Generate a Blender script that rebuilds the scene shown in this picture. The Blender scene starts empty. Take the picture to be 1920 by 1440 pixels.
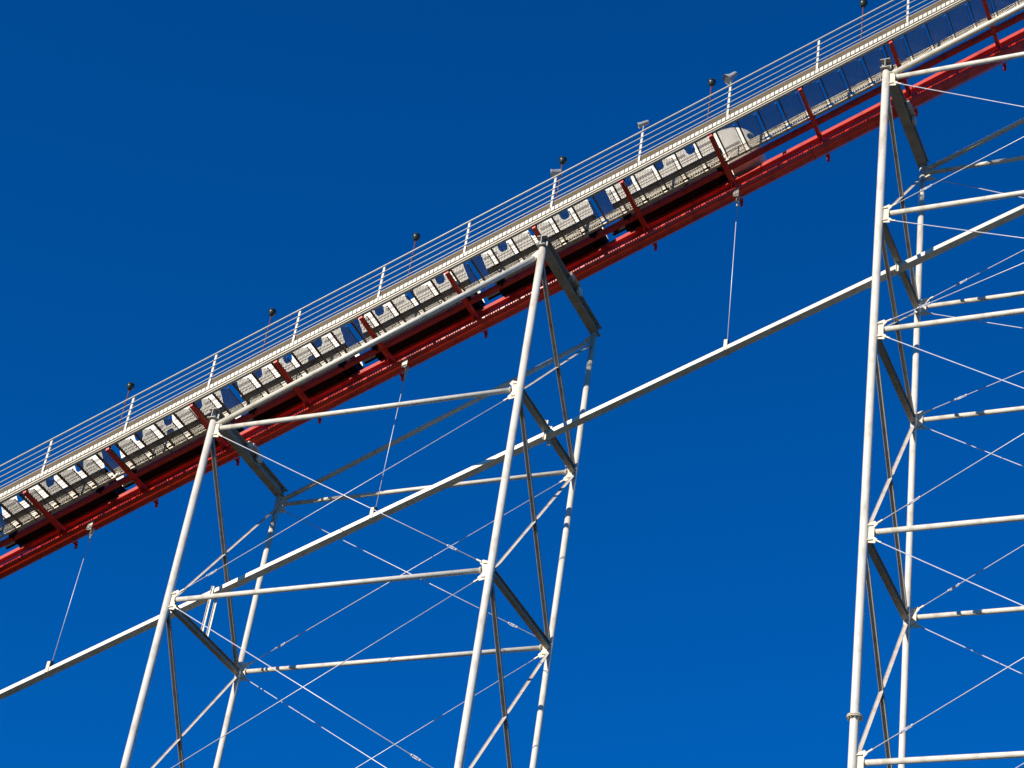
import bpy, bmesh, math, random
from mathutils import Vector, Matrix
random.seed(7)
R = math.radians
scene = bpy.context.scene
C = scene.collection

# ---------------------------------------------------------------- camera
EYE = 1.6                                   # eye height above the ground
cr = Vector((0.9140893785, 0.3828590778, 0.1336395700))
cu = Vector((0.1211934908, -0.5724223537, 0.8109530115))
cf = Vector((-0.3869789993, 0.7250872883, 0.5696452216))
cu = cu * -1 if cu.z < 0 else cu
cam_data = bpy.data.cameras.new('camera')
cam = bpy.data.objects.new('camera', cam_data)
C.objects.link(cam)
cam.matrix_world = Matrix(((cr.x, cu.x, -cf.x, 0), (cr.y, cu.y, -cf.y, 0), (cr.z, cu.z, -cf.z, EYE), (0, 0, 0, 1)))
cam_data.sensor_width = 36
cam_data.lens = 36 * 4081.73 / 1920
cam_data.clip_start = 0.5
cam_data.clip_end = 8000
scene.camera = cam

# ---------------------------------------------------------------- light
SUN = Vector((-0.444, -1.0, 0.465)).normalized()   # towards the sun
sun_el = math.asin(SUN.z)
sun_az = math.atan2(SUN.x, SUN.y)
world = bpy.data.worlds.new('World')
scene.world = world
world.use_nodes = True
nt = world.node_tree
for n in list(nt.nodes): nt.nodes.remove(n)
sky = nt.nodes.new('ShaderNodeTexSky')
sky.sky_type = 'NISHITA'
sky.sun_disc = False
sky.sun_elevation = sun_el
sky.sun_rotation = sun_az % (2 * math.pi)
sky.altitude = 400
sky.air_density = 1.0
sky.dust_density = 0.1
sky.ozone_density = 3.0
tint = nt.nodes.new('ShaderNodeMix'); tint.data_type = 'RGBA'; tint.blend_type = 'MULTIPLY'
tint.inputs[0].default_value = 1.0
tint.inputs[7].default_value = (0.003, 0.47, 1.06, 1)
bg = nt.nodes.new('ShaderNodeBackground')
bg.inputs['Strength'].default_value = 0.105
wo = nt.nodes.new('ShaderNodeOutputWorld')
nt.links.new(sky.outputs[0], tint.inputs[6])
nt.links.new(tint.outputs[2], bg.inputs['Color'])
nt.links.new(bg.outputs[0], wo.inputs['Surface'])

sd = bpy.data.lights.new('sun', 'SUN')
sd.energy = 4.8
sd.angle = R(0.5)
sd.color = (1.0, 0.93, 0.80)
so = bpy.data.objects.new('sun', sd)
C.objects.link(so)
so.rotation_euler = SUN.to_track_quat('Z', 'Y').to_euler()
so.location = (0, 0, 120)

scene.view_settings.view_transform = 'Standard'
scene.view_settings.look = 'None'
scene.view_settings.exposure = 0.3
scene.view_settings.gamma = 1.0
scene.view_settings.use_curve_mapping = False
scene.render.engine = 'CYCLES'

# ---------------------------------------------------------------- materials
def mat(name, col, rough=0.45, metal=0.0, var=0.12, scale=3.0, dirt=None, spec=0.5, stretch=(1, 1, 1), bump=0.0):
    m = bpy.data.materials.new(name); m.use_nodes = True
    t = m.node_tree; b = t.nodes['Principled BSDF']
    tc = t.nodes.new('ShaderNodeTexCoord')
    mp = t.nodes.new('ShaderNodeMapping'); mp.inputs['Scale'].default_value = stretch
    t.links.new(tc.outputs['Object'], mp.inputs['Vector'])
    nz = t.nodes.new('ShaderNodeTexNoise'); nz.inputs['Scale'].default_value = scale
    nz.inputs['Detail'].default_value = 6; nz.inputs['Roughness'].default_value = 0.65
    t.links.new(mp.outputs[0], nz.inputs['Vector'])
    rp = t.nodes.new('ShaderNodeValToRGB')
    lo = [c * (1 - var) for c in col]; hi = [min(1, c * (1 + var)) for c in col]
    if dirt:
        lo = dirt
        rp.color_ramp.elements[0].position = 0.28; rp.color_ramp.elements[1].position = 0.50
    else:
        rp.color_ramp.elements[0].position = 0.3; rp.color_ramp.elements[1].position = 0.7
    rp.color_ramp.elements[0].color = (*lo, 1); rp.color_ramp.elements[1].color = (*hi, 1)
    t.links.new(nz.outputs['Fac'], rp.inputs[0])
    t.links.new(rp.outputs[0], b.inputs['Base Color'])
    rr = t.nodes.new('ShaderNodeMapRange')
    rr.inputs['To Min'].default_value = max(0.05, rough - 0.1); rr.inputs['To Max'].default_value = min(1, rough + 0.12)
    t.links.new(nz.outputs['Fac'], rr.inputs['Value'])
    t.links.new(rr.outputs[0], b.inputs['Roughness'])
    b.inputs['Metallic'].default_value = metal
    b.inputs['Specular IOR Level'].default_value = spec
    if bump:
        bp = t.nodes.new('ShaderNodeBump'); bp.inputs['Strength'].default_value = bump; bp.inputs['Distance'].default_value = 0.01
        t.links.new(nz.outputs['Fac'], bp.inputs['Height']); t.links.new(bp.outputs[0], b.inputs['Normal'])
    return m
M_white = mat('white_paint', (0.66, 0.615, 0.52), 0.34, dirt=(0.50, 0.44, 0.34), scale=3.5, var=0.08, stretch=(1, 1, .45))
M_shaded = mat('shaded_white_paint', (0.36, 0.335, 0.285), 0.5, dirt=(0.24, 0.20, 0.15), scale=2.5, var=0.06)  # tower paint darkened, puts shade into the colour of braces and beams
M_sunlit = mat('brace_sunlit_paint', (0.50, 0.44, 0.37), 0.5, dirt=(0.42, 0.30, 0.24), scale=2.5, var=0.06)  # paler copy of the brace paint, sunlight put into the colour
M_gusset = mat('cream_paint', (0.60, 0.53, 0.40), 0.5, dirt=(0.50, 0.40, 0.27), scale=6)
M_cream = mat('walkway_paint', (0.44, 0.36, 0.22), 0.5, dirt=(0.36, 0.29, 0.18), scale=5, stretch=(1, 1, 1))
M_rail = mat('railing_paint', (0.62, 0.58, 0.50), 0.4, scale=4, var=0.06)
M_red = mat('red_paint', (0.74, 0.032, 0.008), 0.36, dirt=(0.36, 0.018, 0.012), scale=2.0, var=0.08)
M_redrail = mat('red_rail_paint', (0.50, 0.045, 0.03), 0.5, dirt=(0.30, 0.025, 0.018), scale=4, spec=0.2)
M_mesh = mat('galvanised_mesh', (0.23, 0.21, 0.155), 0.5, metal=0.1, scale=22, var=0.85)
M_wood = mat('weathered_board', (0.115, 0.08, 0.04), 0.8, dirt=(0.055, 0.036, 0.018), scale=7, stretch=(0.4, 1, 3))
M_black = mat('black_steel', (0.010, 0.009, 0.009), 0.8, scale=8, spec=0.12)
M_dark = mat('dark_gap_steel', (0.05, 0.04, 0.03), 0.6, scale=8)
M_body = mat('car_white_fibreglass', (0.74, 0.68, 0.57), 0.32, dirt=(0.60, 0.52, 0.42), scale=3.5, var=0.04)
M_stripe = mat('car_grey_stripe', (0.22, 0.18, 0.15), 0.35, scale=5)
M_seat = mat('seat_navy_vinyl', (0.015, 0.02, 0.05), 0.55, scale=9)
M_hub = mat('wheel_hub_grey', (0.45, 0.44, 0.46), 0.4, metal=0.3, scale=9)
M_tyre = mat('wheel_polyurethane', (0.05, 0.03, 0.03), 0.6, scale=9)
M_rod = mat('galvanised_rod', (0.62, 0.61, 0.66), 0.42, metal=0.25, scale=6)
M_lamp = mat('lantern_green_black', (0.02, 0.035, 0.03), 0.35, scale=8)
M_pole = mat('lamp_pole_dark_red', (0.16, 0.055, 0.05), 0.45, scale=9)
M_flood = mat('floodlight_housing', (0.36, 0.36, 0.35), 0.4, scale=9)
M_glass = mat('lamp_glass', (0.25, 0.28, 0.3), 0.1, scale=9, var=0.05)
M_cable = mat('brown_cable', (0.16, 0.09, 0.04), 0.6, scale=9)
M_ground = mat('dark_ground', (0.042, 0.042, 0.028), 0.95, spec=0.1, dirt=(0.025, 0.032, 0.015), scale=0.05, bump=0.3)  # unseen ground, kept dark to cut the light bounced onto undersides

# ---------------------------------------------------------------- geometry of the place
YN, YF = 46.69, 51.15
YM = (YN + YF) / 2
SL = 0.466                                   # slope of the hill
CS = 1 / math.hypot(1, SL)
def L(x): return 46.45 + SL * (x + 13.99) + EYE
def P(x, y, h): return Vector((x, YM + y, L(x) + h))    # y from the track centre, h above the node line
XA1, XA2, XB1, XB2 = -35.18, -24.63, -13.99, -3.40
LEV = [46.40, 41.04, 36.86, 30.27, 23.70, 17.1, 10.5, 4.0]
LEVA = [36.46, 30.27, 23.70, 17.1, 10.5, 4.0]

# ---------------------------------------------------------------- mesh helpers
class MB:
    def __init__(s): s.v = []; s.f = []; s.sm = []
    def add(s, vs, fs, smooth=False):
        o = len(s.v); s.v += [Vector(v) for v in vs]; s.f += [[i + o for i in f] for f in fs]; s.sm += [smooth] * len(fs)
    def hexa(s, c):                      # eight corners: 0-3 bottom ring, 4-7 top ring
        s.add(c, [(0, 3, 2, 1), (4, 5, 6, 7), (0, 1, 5, 4), (1, 2, 6, 5), (2, 3, 7, 6), (3, 0, 4, 7)])
    def box(s, x0, x1, y0, y1, z0, z1):
        s.hexa([(x0, y0, z0), (x1, y0, z0), (x1, y1, z0), (x0, y1, z0), (x0, y0, z1), (x1, y0, z1), (x1, y1, z1), (x0, y1, z1)])
    def sbox(s, x0, x1, y0, y1, h0, h1):  # box that follows the slope
        q = [P(x0, y0, h0), P(x1, y0, h0), P(x1, y1, h0), P(x0, y1, h0), P(x0, y0, h1), P(x1, y0, h1), P(x1, y1, h1), P(x0, y1, h1)]
        s.hexa(q)
    def tube(s, a, b, r, n=16, r2=None, up=None):
        a = Vector(a); b = Vector(b); r2 = r if r2 is None else r2
        d = (b - a).normalized(); t = Vector((0, 0, 1)) if abs(d.z) < 0.9 else Vector((1, 0, 0))
        u = d.cross(t).normalized(); w = d.cross(u)
        vs = []
        for p, rr in ((a, r), (b, r2)):
            for i in range(n):
                an = 2 * math.pi * (i + .5) / n
                vs.append(p + (u * math.cos(an) + w * math.sin(an)) * rr)
        s.add(vs, [(i, i + n, (i + 1) % n + n, (i + 1) % n) for i in range(n)], True)
        o = len(s.v) - 2 * n
        s.f += [[o + i for i in range(n)], [o + n + i for i in range(n - 1, -1, -1)]]; s.sm += [False, False]
    def bar(s, a, b, w, t, up=Vector((0, 0, 1))):  # rectangular bar: w sideways, t along up
        a = Vector(a); b = Vector(b); d = (b - a).normalized()
        u = d.cross(up).normalized(); v = u.cross(d).normalized()
        c = []
        for p in (a, b): c += [p - u * w / 2 - v * t / 2, p + u * w / 2 - v * t / 2, p + u * w / 2 + v * t / 2, p - u * w / 2 + v * t / 2]
        s.hexa([c[0], c[1], c[2], c[3], c[4], c[5], c[6], c[7]])
    def lathe(s, p, axis, prof, n=16):
        axis = Vector(axis).normalized(); t = Vector((0, 0, 1)) if abs(axis.z) < 0.9 else Vector((1, 0, 0))
        u = axis.cross(t).normalized(); w = axis.cross(u); p = Vector(p); vs = []
        for z, r in prof:
            for i in range(n):
                an = 2 * math.pi * i / n
                vs.append(p + axis * z + (u * math.cos(an) + w * math.sin(an)) * max(r, 1e-4))
        fs = [(k * n + i, k * n + (i + 1) % n, (k + 1) * n + (i + 1) % n, (k + 1) * n + i) for k in range(len(prof) - 1) for i in range(n)]
        s.add(vs, fs, True)
    def prism(s, pts, y0, y1):             # polygon in x,z pushed along y
        n = len(pts)
        vs = [(x, y0, z) for x, z in pts] + [(x, y1, z) for x, z in pts]
        s.add(vs, [list(range(n)), list(range(2 * n - 1, n - 1, -1))] + [(i, i + n, (i + 1) % n + n, (i + 1) % n) for i in range(n)])
    def mesh(s, name, m, org=None, bevel=0):
        me = bpy.data.meshes.new(name)
        org = Vector(org) if org is not None else Vector((0, 0, 0))
        me.from_pydata([v - org for v in s.v], [], s.f)
        for i, p in enumerate(me.polygons): p.use_smooth = s.sm[i]
        bm = bmesh.new(); bm.from_mesh(me); bmesh.ops.recalc_face_normals(bm, faces=bm.faces)
        if bevel:
            es = [e for e in bm.edges if len(e.link_faces) == 2 and e.calc_face_angle(0) > 0.8]
            bmesh.ops.bevel(bm, geom=es, offset=bevel, segments=1, affect='EDGES')
        bm.to_mesh(me); bm.free()
        me.materials.append(m)
        return me
    def centre(s):
        a = Vector((min(v.x for v in s.v), min(v.y for v in s.v), min(v.z for v in s.v)))
        b = Vector((max(v.x for v in s.v), max(v.y for v in s.v), max(v.z for v in s.v)))
        return (a + b) / 2
    def build(s, name, m, parent=None, bevel=0):
        org = s.centre()
        return link(name, s.mesh(name, m, org, bevel), org, parent)
def wloc(o):
    v = Vector((0, 0, 0))
    while o is not None: v = v + Vector(o.location); o = o.parent
    return v
def link(name, me, loc, parent=None):
    o = bpy.data.objects.new(name, me); C.objects.link(o)
    if parent is not None:
        o.parent = parent; o.location = Vector(loc) - wloc(parent)
    else: o.location = loc
    return o
def empty(name, loc, label, cat, group=None):
    o = bpy.data.objects.new(name, None); C.objects.link(o); o.location = loc; o.empty_display_size = 0.3
    return tag(o, label, cat, group)
def tag(o, label, cat, group=None):
    o['label'] = label; o['category'] = cat
    if group: o['group'] = group
    return o

# ---------------------------------------------------------------- ground
g = MB(); N = 24; S = 3000
vs = [((i / N - .5) * 2 * S, (j / N - .5) * 2 * S, 0) for j in range(N + 1) for i in range(N + 1)]
g.add(vs, [(j * (N + 1) + i, j * (N + 1) + i + 1, (j + 1) * (N + 1) + i + 1, (j + 1) * (N + 1) + i) for j in range(N) for i in range(N)])
go = link('ground', g.mesh('ground', M_ground), (0, 0, 0)); go['kind'] = 'structure'

# ---------------------------------------------------------------- support towers
def unit(a, b): return (Vector(b) - Vector(a)).normalized()
def tower(xs, tops, levels, label, ring):
    root = empty('support_tower', (sum(xs) / 2, YM, 0), label, 'support tower', 'white lattice towers carrying the coaster track')
    def part(mb, name, m, bevel=0): return mb.build(name, m, root, bevel)
    for ix, (x, ztop) in enumerate(zip(xs, tops)):
        ztop += EYE
        for y, r in ((YN, .118), (YF, .098)):
            b = MB(); b.tube((x, y, 0.05), (x, y, ztop + .30), r, 24)
            col = part(b, 'column', M_white)
            if y == YN and ix == 0 and ring is not None:
                k = MB(); k.lathe((x, y, ring), (0, 0, 1), [(-.035, .12), (-.035, .20), (-.008, .20), (-.008, .12)], 24)
                k.lathe((x, y, ring), (0, 0, 1), [(.008, .12), (.008, .20), (.035, .20), (.035, .12)], 24)
                for q in range(10):
                    an = q * math.pi / 5; k.tube((x + .165 * math.cos(an), y + .165 * math.sin(an), ring - .075), (x + .165 * math.cos(an), y + .165 * math.sin(an), ring + .065), .016, 6)
                k.build('bolted_flange', M_gusset, col)
            f = MB(); f.box(x - .45, x + .45, y - .45, y + .45, 0.0, .12); part(f, 'footing', M_gusset)
        # I beam across the top, from the near column to the far one
        b = MB(); z0 = ztop + .302; z1 = z0 + .34; y0 = YN - .20; y1 = YF + .22
        b.box(x - .15, x + .15, y0, y1, z0, z0 + .026); b.box(x - .15, x + .15, y0, y1, z1 - .026, z1)
        b.box(x - .011, x + .011, y0, y1, z0 + .026, z1 - .026)
        for yy in (YN, YM - .35, YM + .35, YF):
            b.box(x - .145, x - .011, yy - .008, yy + .008, z0 + .026, z1 - .026); b.box(x + .011, x + .145, yy - .008, yy + .008, z0 + .026, z1 - .026)
        part(b, 'cap_beam', M_shaded)
        # saddle that holds the red spine tube
        b = MB(); zt = z1 + .002
        b.box(x - .20, x + .26, YM - .26, YM + .26, zt, zt + .025)
        for xx in (x - .08, x + .06, x + .20):
            b.prism([(xx - .012, zt + .03), (xx + .012, zt + .03), (xx + .012, L(xx) + .67), (xx - .012, L(xx) + .67)], YM - .16, YM + .16)
        b.box(x + .155, x + .23, YM - .42, YM - .20, zt - .12, zt + .06)
        part(b, 'saddle', M_gusset)
        b = MB(); b.box(x + .152, x + .24, YM + .22, YM + .48, zt - .22, zt + .02); part(b, 'bearing_block', M_white)
        # bent: cross braces and depth beams between the near and the far column
        lv = [z + EYE for z in levels if z + EYE <= ztop + .1]
        if ztop - lv[0] > .3: nodes = [ztop] + lv
        else: nodes = lv
        if len(nodes) > 2 and nodes[0] - nodes[1] < 1.0: nodes = [nodes[0]] + nodes[2:]
        nodes = nodes + [0.3]
        for i in range(len(nodes) - 1):
            za, zb = nodes[i], nodes[i + 1]
            w = .11
            for p, q, off in (((x, YN + .14, za - .22), (x, YF - .12, zb + .10), .0), ((x, YF - .12, za - .16), (x, YN + .14, zb + .16), .075)):
                p = Vector(p); q = Vector(q); d = (q - p).normalized(); nn = Vector((0, -abs(d.z), d.y * (1 if d.z > 0 else -1) * -1))
                nn = Vector((1, 0, 0)).cross(d); nn = nn if nn.y < 0 else -nn
                sh = -nn * off; s1 = MB(); dp = .085 if off == 0 else .012
                for a0, a1, b0, b1 in ((-.06, .06, -.008, .0), (-.06, -.052, 0, dp), (.052, .06, 0, dp)):   # channel, open side to the front
                    X = Vector((1, 0, 0)); c = []
                    for e in (p, q): c += [e + sh + X * a0 + nn * b0, e + sh + X * a1 + nn * b0, e + sh + X * a1 + nn * b1, e + sh + X * a0 + nn * b1]
                    s1.hexa(c)
                part(s1, 'brace', M_shaded if off == 0 else M_sunlit)
            if i > 0:
                s3 = MB()
                s3.box(x - .085, x + .085, YN + .12, YF - .10, za - .125, za - .111); s3.box(x - .085, x + .085, YN + .12, YF - .10, za + .051, za + .065)
                s3.box(x - .008, x + .008, YN + .12, YF - .10, za - .111, za + .051)
                part(s3, 'cross_beam', M_shaded)
    # long faces: pipes, rods and gusset plates
    x0, x1 = xs
    for y, far in ((YN, 0), (YF, 1)):
        lv = [z + EYE for z in levels]
        cr_ = .118 if not far else .098
        both = [z for z in lv if z - EYE <= tops[0] + .4]
        for z in lv:
            left = z - EYE <= tops[0] + .4
            if left:
                b = MB(); b.tube((x0 + cr_ + .17, y, z), (x1 - cr_ - .17, y, z), .078 if not far else .072, 18)
                st = part(b, 'strut', M_white)
                c = MB()
                for xx in (x0 + cr_ + .165, x1 - cr_ - .195): c.tube((xx, y, z), (xx + .03, y, z), .105, 18)
                c.build('end_plate', M_gusset, st)
        for sx, xx in ((1, x0), (-1, x1)):
            for k, z in enumerate(lv):
                if z > (tops[0] if sx == 1 else tops[1]) + EYE + .4: continue
                e = xx + sx * cr_ * .9
                pts = [(e, z - .30), (e + sx * .20, z - .34), (e + sx * .26, z - .22), (e + sx * .17, z - .14), (e + sx * .17, z + .14), (e + sx * .26, z + .24), (e + sx * .18, z + .34), (e, z + .28)]
                if sx < 0: pts = pts[::-1]
                b = MB(); b.prism(pts, y - .013, y + .013)
                b.box(min(e, e + sx * .14), max(e, e + sx * .14), y - .05, y + .05, z - .24, z - .215); b.box(min(e, e + sx * .14), max(e, e + sx * .14), y - .05, y + .05, z + .20, z + .225)
                part(b, 'gusset_plate', M_gusset)
        def rod(a, b2):
            a = Vector(a); b2 = Vector(b2); d = (b2 - a).normalized(); ln = (b2 - a).length
            m = MB(); m.tube(a, b2, .0145, 8); ro = part(m, 'tie_rod', M_rod)
            for p, s in ((a, 1), (b2, -1)):
                m = MB(); m.bar(p - d * s * .05, p + d * s * .14, .04, .045, Vector((0, 1, 0))); m.build('clevis', M_gusset, ro)
            m = MB(); t = b2 - d * (1.1 if ln > 3 else .5)
            for o in (-.028, .028):
                n = Vector((0, 1, 0)).cross(d) * o
                m.tube(t - d * .16 + n, t + d * .16 + n, .011, 6)
            m.tube(t - d * .19, t - d * .14, .036, 8); m.tube(t + d * .14, t + d * .19, .036, 8)
            m.build('turnbuckle', M_rod, ro)
        lv2 = [z for z in lv if z - EYE <= tops[0] + .4] + [0.2]
        o = .24 + cr_
        for i in range(len(lv2) - 1):
            za, zb = lv2[i], lv2[i + 1]
            rod((x0 + o, y - .02, za - .28), (x1 - o, y - .02, zb + .29)); rod((x1 - o, y + .02, za - .28), (x0 + o, y + .02, zb + .29))
        # sloping pipe that follows the track between the column tops
        b = MB(); za, zb = tops[0] + EYE + .05, tops[1] + EYE + .05; dd = (zb - za) / (x1 - x0)
        b.tube((x0 + cr_ + .10, y, za + dd * .22), (x1 - cr_ - .10, y, zb - dd * .22), .088 if not far else .08, 20)
        part(b, 'sloping_pipe', M_white)
        for sx, xx, zz in ((1, x0, za), (-1, x1, zb)):
            e = xx + sx * cr_ * .9
            b = MB(); pts = [(e, zz - .12), (e + sx * .18, zz - .12), (e + sx * .26, zz + sx * dd * .26 + .02), (e + sx * .20, zz + .20 * sx * dd + .13), (e, zz + .2)]
            if sx < 0: pts = pts[::-1]
            b.prism(pts, y - .016, y + .016); part(b, 'gusset_plate', M_gusset)
    return root
TA = tower((XA1, XA2), (36.50, 41.52), LEVA, 'white lattice steel tower in the left half, between two columns joined by a sloping pipe', None)
TB = tower((XB1, XB2), (46.42, 51.36), LEV, 'white steel tower at the right edge with a flange ring low on its near column', 24.95 + EYE)

# ---------------------------------------------------------------- red track
X0, X1 = -53.0, 3.0
track = empty('coaster_track', P(XA1, 0, 0), 'red steel coaster track climbing to the upper right on its red spine tube', 'track')
b = MB(); b.tube(P(X0, 0, .90), P(X1, 0, .90), .24, 40); spine = b.build('spine_tube', M_red, track)
for x in (-46.0, -37.9, -27.2, -16.9 + .0, -6.3):
    d = unit(P(0, 0, 0), P(1, 0, 0)); c = P(x, 0, .90)
    b = MB(); b.lathe(c, d, [(-.03, .24), (-.03, .247), (.03, .247), (.03, .24)], 40)
    b.build('weld_band', M_red, spine)
for s, a, c in ((-1, -.78, -.63), (1, .53, .68)):
    b = MB(); b.sbox(X0, X1, a, c, 1.262, 1.40)
    rl = b.build('running_rail_beam', M_redrail, track)
    b = MB(); b.tube(P(X0, (a + c) / 2, 1.44), P(X1, (a + c) / 2, 1.44), .05, 16); b.build('running_rail', M_redrail, rl)
b = MB(); b.sbox(X0, X1, -.11, -.098, 1.355, 1.47); b.sbox(X0, X1, .098, .11, 1.355, 1.47); b.sbox(X0, X1, -.11, .11, 1.335, 1.355)
b.build('chain_trough', M_redrail, track)
b = MB()
n = int((X1 - X0) / .30)
for i in range(n): b.sbox(X0 + i * .30, X0 + i * .30 + .22, -.03, .03, 1.41, 1.46)
o = b.build('lift_chain', M_black, track); o['kind'] = 'stuff'
tie_m = None; TX = []
x = -16.62 - 2.776 * 13
while x < X1 - .3:
    TX.append(x); x += 2.776
for x in TX:
    org = P(x, 0, 1.2)
    if tie_m is None:
        b = MB(); b.sbox(x - .055, x + .055, -2.44, .66, 1.195, 1.21); b.sbox(x - .055, x + .055, -2.44, .66, 1.225, 1.24)
        b.sbox(x - .012, x + .012, -2.44, .66, 1.21, 1.225)
        b = MB()
        # a channel tie, deeper at the spine than at its free end
        for yy0, yy1, d0, d1 in ((-2.44, -.35, .085, .15), (-.35, .72, .15, .10)):
            c = [P(x - .05, yy0, 1.24 - d0), P(x + .05, yy0, 1.24 - d0), P(x + .05, yy1, 1.24 - d1), P(x - .05, yy1, 1.24 - d1),
                 P(x - .05, yy0, 1.24), P(x + .05, yy0, 1.24), P(x + .05, yy1, 1.24), P(x - .05, yy1, 1.24)]
            b.hexa(c)
        tie_m = b.mesh('tie', M_red, org)
    link('tie', tie_m, org, track)
pl = None
for x in TX:
    org = P(x, -.3, 1.1)
    if pl is None:
        b = MB()
        b.add([P(x + .0, -.52, 1.10), P(x, -.12, 1.10), P(x, -.12, .86), P(x, -.24, .86), P(x + .012, -.52, 1.10), P(x + .012, -.12, 1.10), P(x + .012, -.12, .86), P(x + .012, -.24, .86)],
              [(0, 1, 2, 3), (7, 6, 5, 4), (0, 4, 5, 1), (1, 5, 6, 2), (2, 6, 7, 3), (3, 7, 4, 0)])
        pl = b.mesh('tie_stiffener', M_red, org)
    link('tie_stiffener', pl, org, track)
b = MB()
for x in TX: b.sbox(x - .06, x + .06, .60, .76, 1.04, 1.10)
tie_end = None
for x in TX:
    org = P(x, .7, 1.1)
    if tie_end is None:
        b = MB(); b.tube(P(x, .74, 1.16), P(x, .74, 1.0), .05, 12); tie_end = b.mesh('tie_end_foot', M_red, org)
    link('tie_end_foot', tie_end, org, track)

# ---------------------------------------------------------------- service walkway
walk = empty('service_walkway', P(XA1, -1.8, 1.25), 'cream walkway of expanded metal panels bolted along the near side of the red track', 'walkway')
def long(name, m, y0, y1, h0, h1, parent=walk):
    b = MB(); b.sbox(X0, X1, y0, y1, h0, h1); return b.build(name, m, parent)
st = long('outer_stringer', M_wood, -2.47, -2.455, 1.27, 1.64)
long('lower_flange', M_cream, -2.455, -2.385, 1.27, 1.285, st)
long('upper_flange', M_wood, -2.48, -2.36, 1.641, 1.655, st)
long('ledge', M_gusset, -2.495, -2.47, 1.35, 1.395, st)
b = MB(); b.tube(P(X0, -2.475, 1.275), P(X1, -2.475, 1.275), .022, 8); b.build('conduit', M_rail, st)
long('toe_board', M_wood, -2.47, -2.445, 1.657, 1.83)
long('toe_board_cap', M_rail, -2.475, -2.44, 1.831, 1.845)
inn = long('inner_stringer', M_gusset, -1.075, -1.06, 1.30, 1.352)
long('inner_upper_plate', M_gusset, -1.075, -1.06, 1.452, 1.68, inn)
PW, PG = .553, .647
b = MB(); x = -16.07 + .05 - PG * 56
while x < X1 - PG:
    xx = x - .01
    while xx < x + PW - .14:
        b.sbox(xx + .05, xx + .05 + .034, -1.074, -1.061, 1.351, 1.453); xx += .076
    x += PG
o = b.build('slot_tooth', M_gusset, walk); o['kind'] = 'stuff'  # teeth added to break the sunlight through the slot into dashes
long('inner_lower_flange', M_cream, -1.06, -.98, 1.30, 1.315, inn)
# row of bright end plates along the outer edge
b = MB(); x = X0; q = 0
while x < X1 - .15:
    b.sbox(x, x + .112, -2.496 - random.random() * .006, -2.4715, 1.445, 1.60); x += .138
o = b.build('tread_end_plate', M_rail, walk); o['kind'] = 'stuff'
b = MB(); x = X0
while x < X1 - .15:
    b.sbox(x + .055, x + .062, -2.500, -2.4975, 1.60, 1.632); x += .138
# expanded metal panels
PW, PG = .610, .647
def mesh_panel(x):
    zc = L(x + PW / 2) + 1.30
    b = MB(); ya, yb = -2.38, -1.09; w = .0105; hz = .011; k = .42
    def strand(xa, sgn):
        # strand runs from (xa, ya) with slope sgn*k, clipped to the panel
        t0, t1 = 0.0, yb - ya
        if sgn > 0:
            if xa < 0: t0 = -xa / k
            t1 = min(t1, (PW - xa) / k)
        else:
            if xa > PW: t0 = (xa - PW) / k
            t1 = min(t1, xa / k)
        if t1 - t0 < .03: return
        c = []
        for h in (.0 if sgn > 0 else .0121, hz + (.0 if sgn > 0 else .0111)):
            for t, dx in ((t0, -w / 2), (t0, w / 2), (t1, w / 2), (t1, -w / 2)):
                c.append(Vector((x + xa + sgn * k * t + dx, YM + ya + t, zc + h)))
        b.hexa(c)
    xs = -(yb - ya) * k + .02
    while xs < PW: strand(xs, 1); xs += .052
    xs = .02
    while xs < PW + (yb - ya) * k: strand(xs, -1); xs += .052
    return b
org0 = None; NP = 0
x = -16.07 + .02 - PG * 56
pm = fm = None
panels = []
while x < X1 - PG:
    org = P(x + PW / 2, -1.7, 1.3)
    if pm is None:
        pm = mesh_panel(x).mesh('mesh_panel', M_mesh, org)
        zc = L(x + PW / 2) + 1.30
        b = MB(); b.box(x - .014, x, YM - 2.40, YM - 1.078, zc - .075, zc + .03); b.box(x + PW, x + PW + .010, YM - 2.40, YM - 1.078, zc - .012, zc + .03)
        fm = b.mesh('panel_frame', M_cable, org)
    p = link('mesh_panel', pm, org, walk); link('panel_frame', fm, org, p)
    x += PG
# loose cable lying behind the inner edge
b = MB(); pts = []
x = X0
while x < X1:
    pts.append(P(x, -1.12 + .02 * math.sin(x * 3), 1.56 + .06 * math.sin(x * 2 * math.pi / PG * .5 + .6 * math.sin(x)) + random.uniform(-.015, .015))); x += .16
for p, q in zip(pts, pts[1:]): b.tube(p, q, .009, 5)
b.build('cable', M_cable, walk)
# small hangers clamping the walkway to the ties
hm = None
for x in TX:
    org = P(x, -2.4, 1.26)
    if hm is None:
        b = MB(); b.sbox(x - .07, x + .07, -2.44, -2.36, 1.241, 1.269); b.sbox(x - .07, x + .07, -1.08, -1.0, 1.241, 1.299); hm = b.mesh('clamp', M_black, org)
    link('clamp', hm, org, walk)

# ---------------------------------------------------------------- handrail
rail = empty('handrail', P(XA1, -2.5, 1.82), 'white tubular handrail with vertical posts along the outer edge of the walkway', 'railing')
d = unit(P(0, 0, 0), P(1, 0, 0))
for i, (h, r) in enumerate(((2.86, .026), (2.60, .015), (2.355, .015), (2.11, .015), (1.90, .015))):
    b = MB(); b.tube(P(X0, -2.52, h), P(X1, -2.52, h), r, 10); b.build('top_rail' if i == 0 else 'mid_rail', M_rail, rail)
pm2 = None
x = -16.105 - 2.776 * 13
while x < X1:
    org = P(x, -2.48, 2.3)
    if pm2 is None:
        b = MB(); a = P(x, -2.495, 0)
        b.box(a.x - .033, a.x + .033, a.y - .012, a.y + .04, a.z + 1.60, a.z + 2.86); pm2 = b.mesh('post', M_rail, org)
    link('post', pm2, org, rail); x += 2.776

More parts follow.
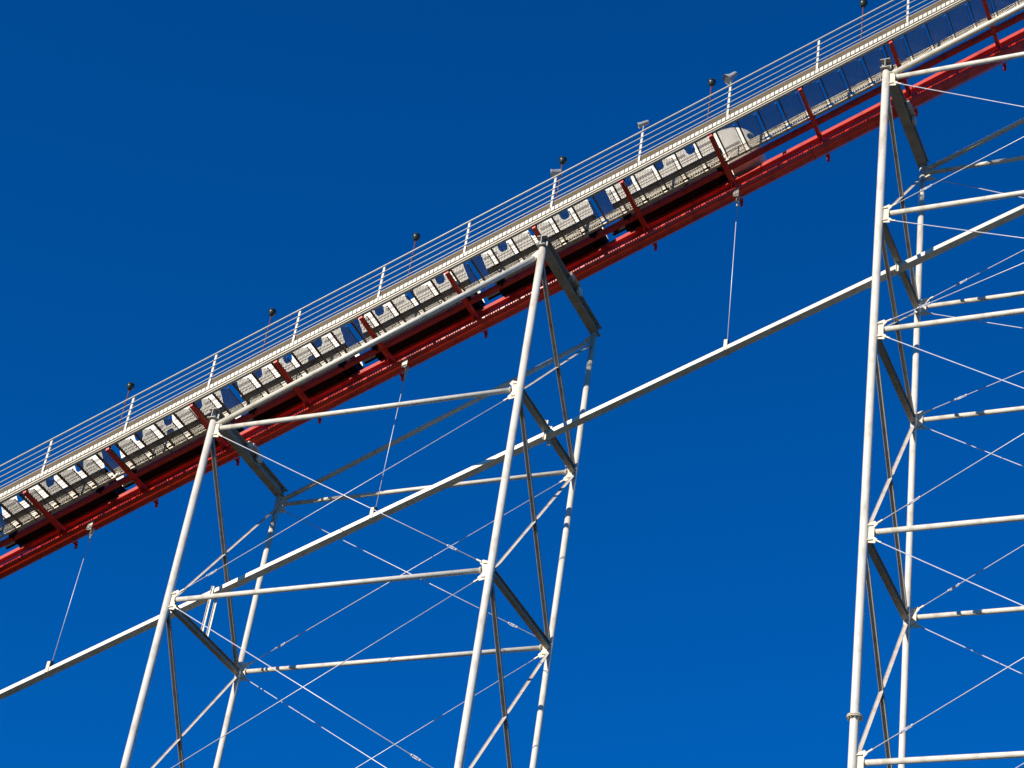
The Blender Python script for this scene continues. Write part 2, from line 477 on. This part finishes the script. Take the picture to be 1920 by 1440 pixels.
# ---------------------------------------------------------------- lower truss pipe and its hangers
def pz(x): return 28.81 + .4246 * (x + 42.26) + EYE
pipe = empty('truss_pipe', (-27, YM, pz(-27)), 'long straight cream box pipe running through both towers below the track', 'pipe')
b = MB(); b.bar((X0, YM, pz(X0)), (X1, YM, pz(X1)), .27, .13); b.build('box_pipe', M_white, pipe)
for x in (-37.2, -33.55, -20.4):
    b = MB(); b.bar((x, YM, pz(x)), (x + .02, YM, pz(x + .02)), .276, .136); b.build('splice_seam', M_gusset, pipe)
for x in (-40.62, -30.10, -19.14, -8.6):
    b = MB(); b.box(x - .055, x + .055, YM - .155, YM - .14, pz(x) - .08, pz(x) + .30); b.box(x - .055, x + .055, YM + .14, YM + .155, pz(x) - .08, pz(x) + .30)
    b.box(x - .055, x + .055, YM - .14, YM + .14, pz(x) + .11, pz(x) + .14)
    b.build('hanger_bracket', M_gusset, pipe)
# posts that carry the pipe on or from the tower beams
for x, zb, zt in ((XA1, 30.27 + EYE + .066, pz(XA1) + .16), (XA2, pz(XA2) - .26, 36.46 + EYE + .28), (XB1, pz(XB1) - .22, pz(XB1) + .42)):
    for sg in (-1, 1):
        yy = YM + sg * .16; b = MB()
        b.box(x - .04, x + .04, yy - .008, yy + .008, zb, zt); b.box(x - .04, x - .028, yy - .04, yy - .009, zb, zt)
        b.build('pipe_hanger_strap', M_gusset, pipe)
txt = {0: 'thin hanging rod left of both towers, clevised to the track and the lower pipe', 1: 'thin hanging rod between the two columns of the left tower',
       2: 'thin hanging rod in the open blue sky between the two towers'}
for i, (xt, xb) in enumerate(((-40.50, -40.62), (-29.95, -30.08), (-19.25, -19.14))):
    top = P(xt, -.02, .62); bot = Vector((xb, YM, pz(xb) + .22))
    r0 = empty('hanger_rod', bot, txt[i], 'rod', 'hanging rods between track and lower pipe')
    d3 = unit(bot, top)
    b = MB(); b.tube(bot, top, .014, 8); b.build('rod', M_rod, r0)
    b = MB(); b.bar(bot - d3 * .08, bot + d3 * .16, .07, .06, Vector((0, 1, 0))); b.build('lower_clevis', M_black, r0)
    b = MB(); b.bar(top - d3 * .22, top + d3 * .06, .10, .05, Vector((0, 1, 0))); b.tube(top - d3 * .42, top - d3 * .20, .032, 8)
    b.box(top.x - .09, top.x + .09, YM - .22, YM - .20, top.z - .12, top.z + .30)
    b.build('upper_clevis', M_gusset, r0)

# ---------------------------------------------------------------- roller coaster train
ang = math.atan(SL)
def sidewall(m, L0, L1, y, lead=False):
    # outline of the side panel with a leg opening cut at each of the three rows
    base, low, hi = .80, 1.16, 1.72
    pts = [(L0, base), (L1, base)]
    ops = [L0 + .55 + k * 1.12 for k in range(3)]
    top = [(L1, hi - .15), (L1 - .12, hi)]
    for a in reversed(ops):
        top += [(a + .38, hi), (a + .35, low + .10), (a + .29, low), (a + .12, low), (a + .06, low + .10), (a + .03, hi)]
    top += [(L0 + .12, hi), (L0, hi - .15)]
    pts += top
    m.prism(pts, y - .02, y + .02)
def car(x_c, length, label, lead):
    root = empty('roller_coaster_car', P(x_c, 0, 1.53), label, 'coaster car', 'cars of the train climbing the hill behind the walkway mesh')
    root.rotation_euler = (0, -ang, 0)
    def part(mb, name, m, parent=root, bevel=0):
        o = bpy.data.objects.new(name, mb.mesh(name, m, None, bevel)); C.objects.link(o); o.parent = parent; return o
    h = length / 2
    for y in (-.70, .70):
        b = MB(); sidewall(b, -h, h, y); sw = part(b, 'side_panel', M_body)
        for zz in (.93, 1.05):
            b = MB(); b.box(-h + .02, h - .02, (y - .026 if y < 0 else y + .018), (y - .018 if y < 0 else y + .026), zz, zz + .022); part(b, 'trim_line', M_cable, sw)
        yy = y - .024 if y < 0 else y + .024
        for a, c in ((-h + .02, -h + .53), (-h + .98, -h + 1.65), (-h + 2.10, -h + 2.77), (-h + 3.22, h - .03)):
            b = MB(); b.box(a, c, yy - .004, yy + .004, 1.20, 1.31); part(b, 'stripe', M_stripe, sw)
    b = MB(); b.box(-h, h, -.67, .67, .76, .80); part(b, 'floor', M_black)
    b = MB(); b.box(-h + .05, h - .05, -.52, .52, .10, .698); b.box(-h + .45, h - .45, -.45, .45, -.03, .099)
    b.box(-h + .03, h - .03, -.665, -.52, .40, .758); b.box(-h + .03, h - .03, .52, .665, .40, .758); part(b, 'chassis', M_black)
    b = MB(); b.bar((-h - .42, 0, .30), (-h + .05, 0, .30), .10, .10); part(b, 'coupler', M_black)
    for k in range(3):
        a = -h + .08 + k * 1.12
        for yc in (-.33, .33):
            b = MB(); b.hexa([(a + .02, yc - .27, .80), (a + .20, yc - .27, .80), (a + .20, yc + .27, .80), (a + .02, yc + .27, .80),
                              (a - .06, yc - .24, 1.80), (a + .06, yc - .24, 1.80), (a + .06, yc + .24, 1.80), (a - .06, yc + .24, 1.80)])
            b.box(a + .20, a + .50, yc - .26, yc + .26, .95, 1.08)
            s = part(b, 'seat', M_seat, bevel=.015)
            b = MB(); b.tube((a + .62, yc - .14, .90), (a + .55, yc - .14, 1.30), .022, 8); b.tube((a + .62, yc + .14, .90), (a + .55, yc + .14, 1.30), .022, 8)
            b.tube((a + .55, yc - .2, 1.30), (a + .55, yc + .2, 1.30), .035, 8)
            part(b, 'lap_bar', M_hub, s)
    for xx in (-h + .28, h - .28):
        for y in (-.70, .60):
            b = MB(); b.lathe((xx, y - .06, .10), (0, 1, 0), [(0, .03), (0, .13), (.02, .15), (.10, .15), (.12, .13), (.12, .03)], 20); w = part(b, 'wheel', M_tyre)
            b = MB(); yy = y - .085 if y < 0 else y + .065
            b.lathe((xx, yy, .10), (0, 1, 0), [(0, .0), (0, .07), (.02, .085), (.03, .085)], 16); part(b, 'hub', M_hub, w)
            b = MB(); s = -1 if y < 0 else 1
            b.box(xx - .14, xx + .14, y + s * .09 - .012, y + s * .09 + .012, -.18, .10); b.lathe((xx, y + s * .04 - .04, -.20), (0, 1, 0), [(0, .01), (0, .05), (.08, .05), (.08, .01)], 14)
            part(b, 'wheel_bracket', M_black)
    if lead:
        b = MB(); n = 28; rings = []
        prof = [(0, .04, 1.78, .70), (.3, .04, 1.76, .70), (.6, .06, 1.66, .69), (.85, .10, 1.48, .66), (1.02, .18, 1.24, .60), (1.12, .32, .98, .50), (1.16, .52, .72, .30)]
        vs = []
        for (t, lo, hi2, hw) in prof:
            for i in range(n):
                an = 2 * math.pi * i / n; cc, ss = math.cos(an), math.sin(an); e = .45
                vs.append((h + t, hw * math.copysign(abs(cc) ** e, cc), (lo + hi2) / 2 + (hi2 - lo) / 2 * math.copysign(abs(ss) ** e, ss)))
        fs = [(k * n + i, k * n + (i + 1) % n, (k + 1) * n + (i + 1) % n, (k + 1) * n + i) for k in range(len(prof) - 1) for i in range(n)]
        b.add(vs, fs, True); b.add([vs[(len(prof) - 1) * n + i] for i in range(n)], [list(range(n))], True)
        nose = part(b, 'nose_cone', M_body)
        b = MB(); b.box(h + .10, h + .62, -.705, -.7, .62, .72); part(b, 'nose_stripe', M_stripe, nose)
    return root
clabel = ['leading coaster car with a rounded nose, uppermost on the hill', 'second coaster car from the front, just below the car with the nose',
          'third coaster car from the front, behind the column top in the middle', 'fourth coaster car from the front, its rear above the sloping white pipe',
          'fifth coaster car from the front, seen above the left tower top', 'last coaster car of the train, nearest the lower left edge']
joints = [-23.16, -27.25, -31.35, -35.45, -39.52, -43.60]
blen = 3.86
for i, j in enumerate(joints):
    x_c = j + (.28 + blen / 2) * CS + .02
    car(x_c, blen, clabel[i], i == 0)

# ---------------------------------------------------------------- lantern posts on the walkway
lam = ['leftmost round dark lantern on a thin pole', 'round dark lantern second from the left, above the left tower', 'round dark lantern third from the left, between lone handrail posts',
       'round dark lantern fourth from the left, beside a horizontal floodlight', 'round dark lantern fifth from the left, beside the tilted bell floodlight', 'rightmost round dark lantern near the top edge']
proto = None
def copy_tree(o, parent=None):
    c = o.copy(); C.objects.link(c); c.parent = parent
    for ch in list(o.children): copy_tree(ch, c)
    return c
for i in range(6):
    x = -38.66 + i * 4.775
    base = P(x, -2.40, 1.66)
    if proto is None:
        root = empty('lantern_post', base, lam[i], 'lantern', 'dark round lanterns on poles along the walkway')
        def pt(b, name, m, par):
            o = bpy.data.objects.new(name, b.mesh(name, m)); C.objects.link(o); o.parent = par; return o
        b = MB(); b.tube((0, 0, 0), (0, 0, 1.80), .020, 10); b.tube((0, 0, .55), (0, 0, .60), .028, 10); b.tube((0, 0, 1.05), (0, 0, 1.10), .028, 10); pt(b, 'pole', M_pole, root)
        b = MB(); b.lathe((0, 0, 1.76), (0, 0, 1), [(0, .02), (.0, .06), (.04, .085), (.10, .118), (.17, .128), (.23, .115), (.27, .075), (.285, .03), (.31, .02), (.315, 0)], 20); gl = pt(b, 'globe', M_lamp, root)
        b = MB(); b.lathe((0, 0, 1.93), (0, 0, 1), [(-.012, .125), (-.012, .134), (.012, .134), (.012, .125)], 20); pt(b, 'band', M_black, gl)
        proto = root
    else:
        root = copy_tree(proto); root.location = base; root['label'] = lam[i]
# ---------------------------------------------------------------- floodlights clamped on handrail posts
def flood(x, h, axis, label, size, kind):
    base = P(x, -2.48, 2.86); root = empty('floodlight', base, label, 'floodlight', 'pale floodlights on the handrail')
    a = Vector(axis).normalized(); c = base + Vector((0, 0, h))
    b = MB(); b.tube(base - Vector((0, 0, .35)), c - Vector((0, 0, .06)), .022, 10); b.tube(c - Vector((0, 0, .08)), c - Vector((0, 0, .02)), .04, 10); b.build('stem', M_flood, root)
    b = MB()
    if kind == 'drum': prof = [(-.17, .0), (-.17, .07), (-.14, .10), (.12, .105), (.13, .12), (.17, .12)]
    elif kind == 'bell': prof = [(-.20, .0), (-.20, .05), (-.16, .075), (-.05, .085), (.05, .11), (.17, .165), (.20, .17)]
    else: prof = [(-.15, .0), (-.15, .045), (-.12, .06), (.10, .07), (.14, .085), (.17, .085)]
    b.lathe(c, a, [(z * size, r * size) for z, r in prof], 20); ho = b.build('housing', M_flood, root)
    z, r = prof[-1]
    b = MB(); b.lathe(c, a, [((z - .012) * size, 0), ((z - .012) * size, r * size * .96)], 20); b.build('lens', M_glass, ho)
flood(-24.44, .20, (-.95, -.25, -.12), 'drum shaped white floodlight pointing left, on a post beside the fourth lantern', 1.05, 'drum')
flood(-21.66, .36, (-.85, -.2, -.45), 'small slim floodlight tilted down left on a tall stem over the middle of the walkway', 1.15, 'slim')
flood(-18.88, .42, (-.55, -.25, -.75), 'pale bell shaped floodlight tilted down, highest of the three on the handrail', 1.08, 'bell')
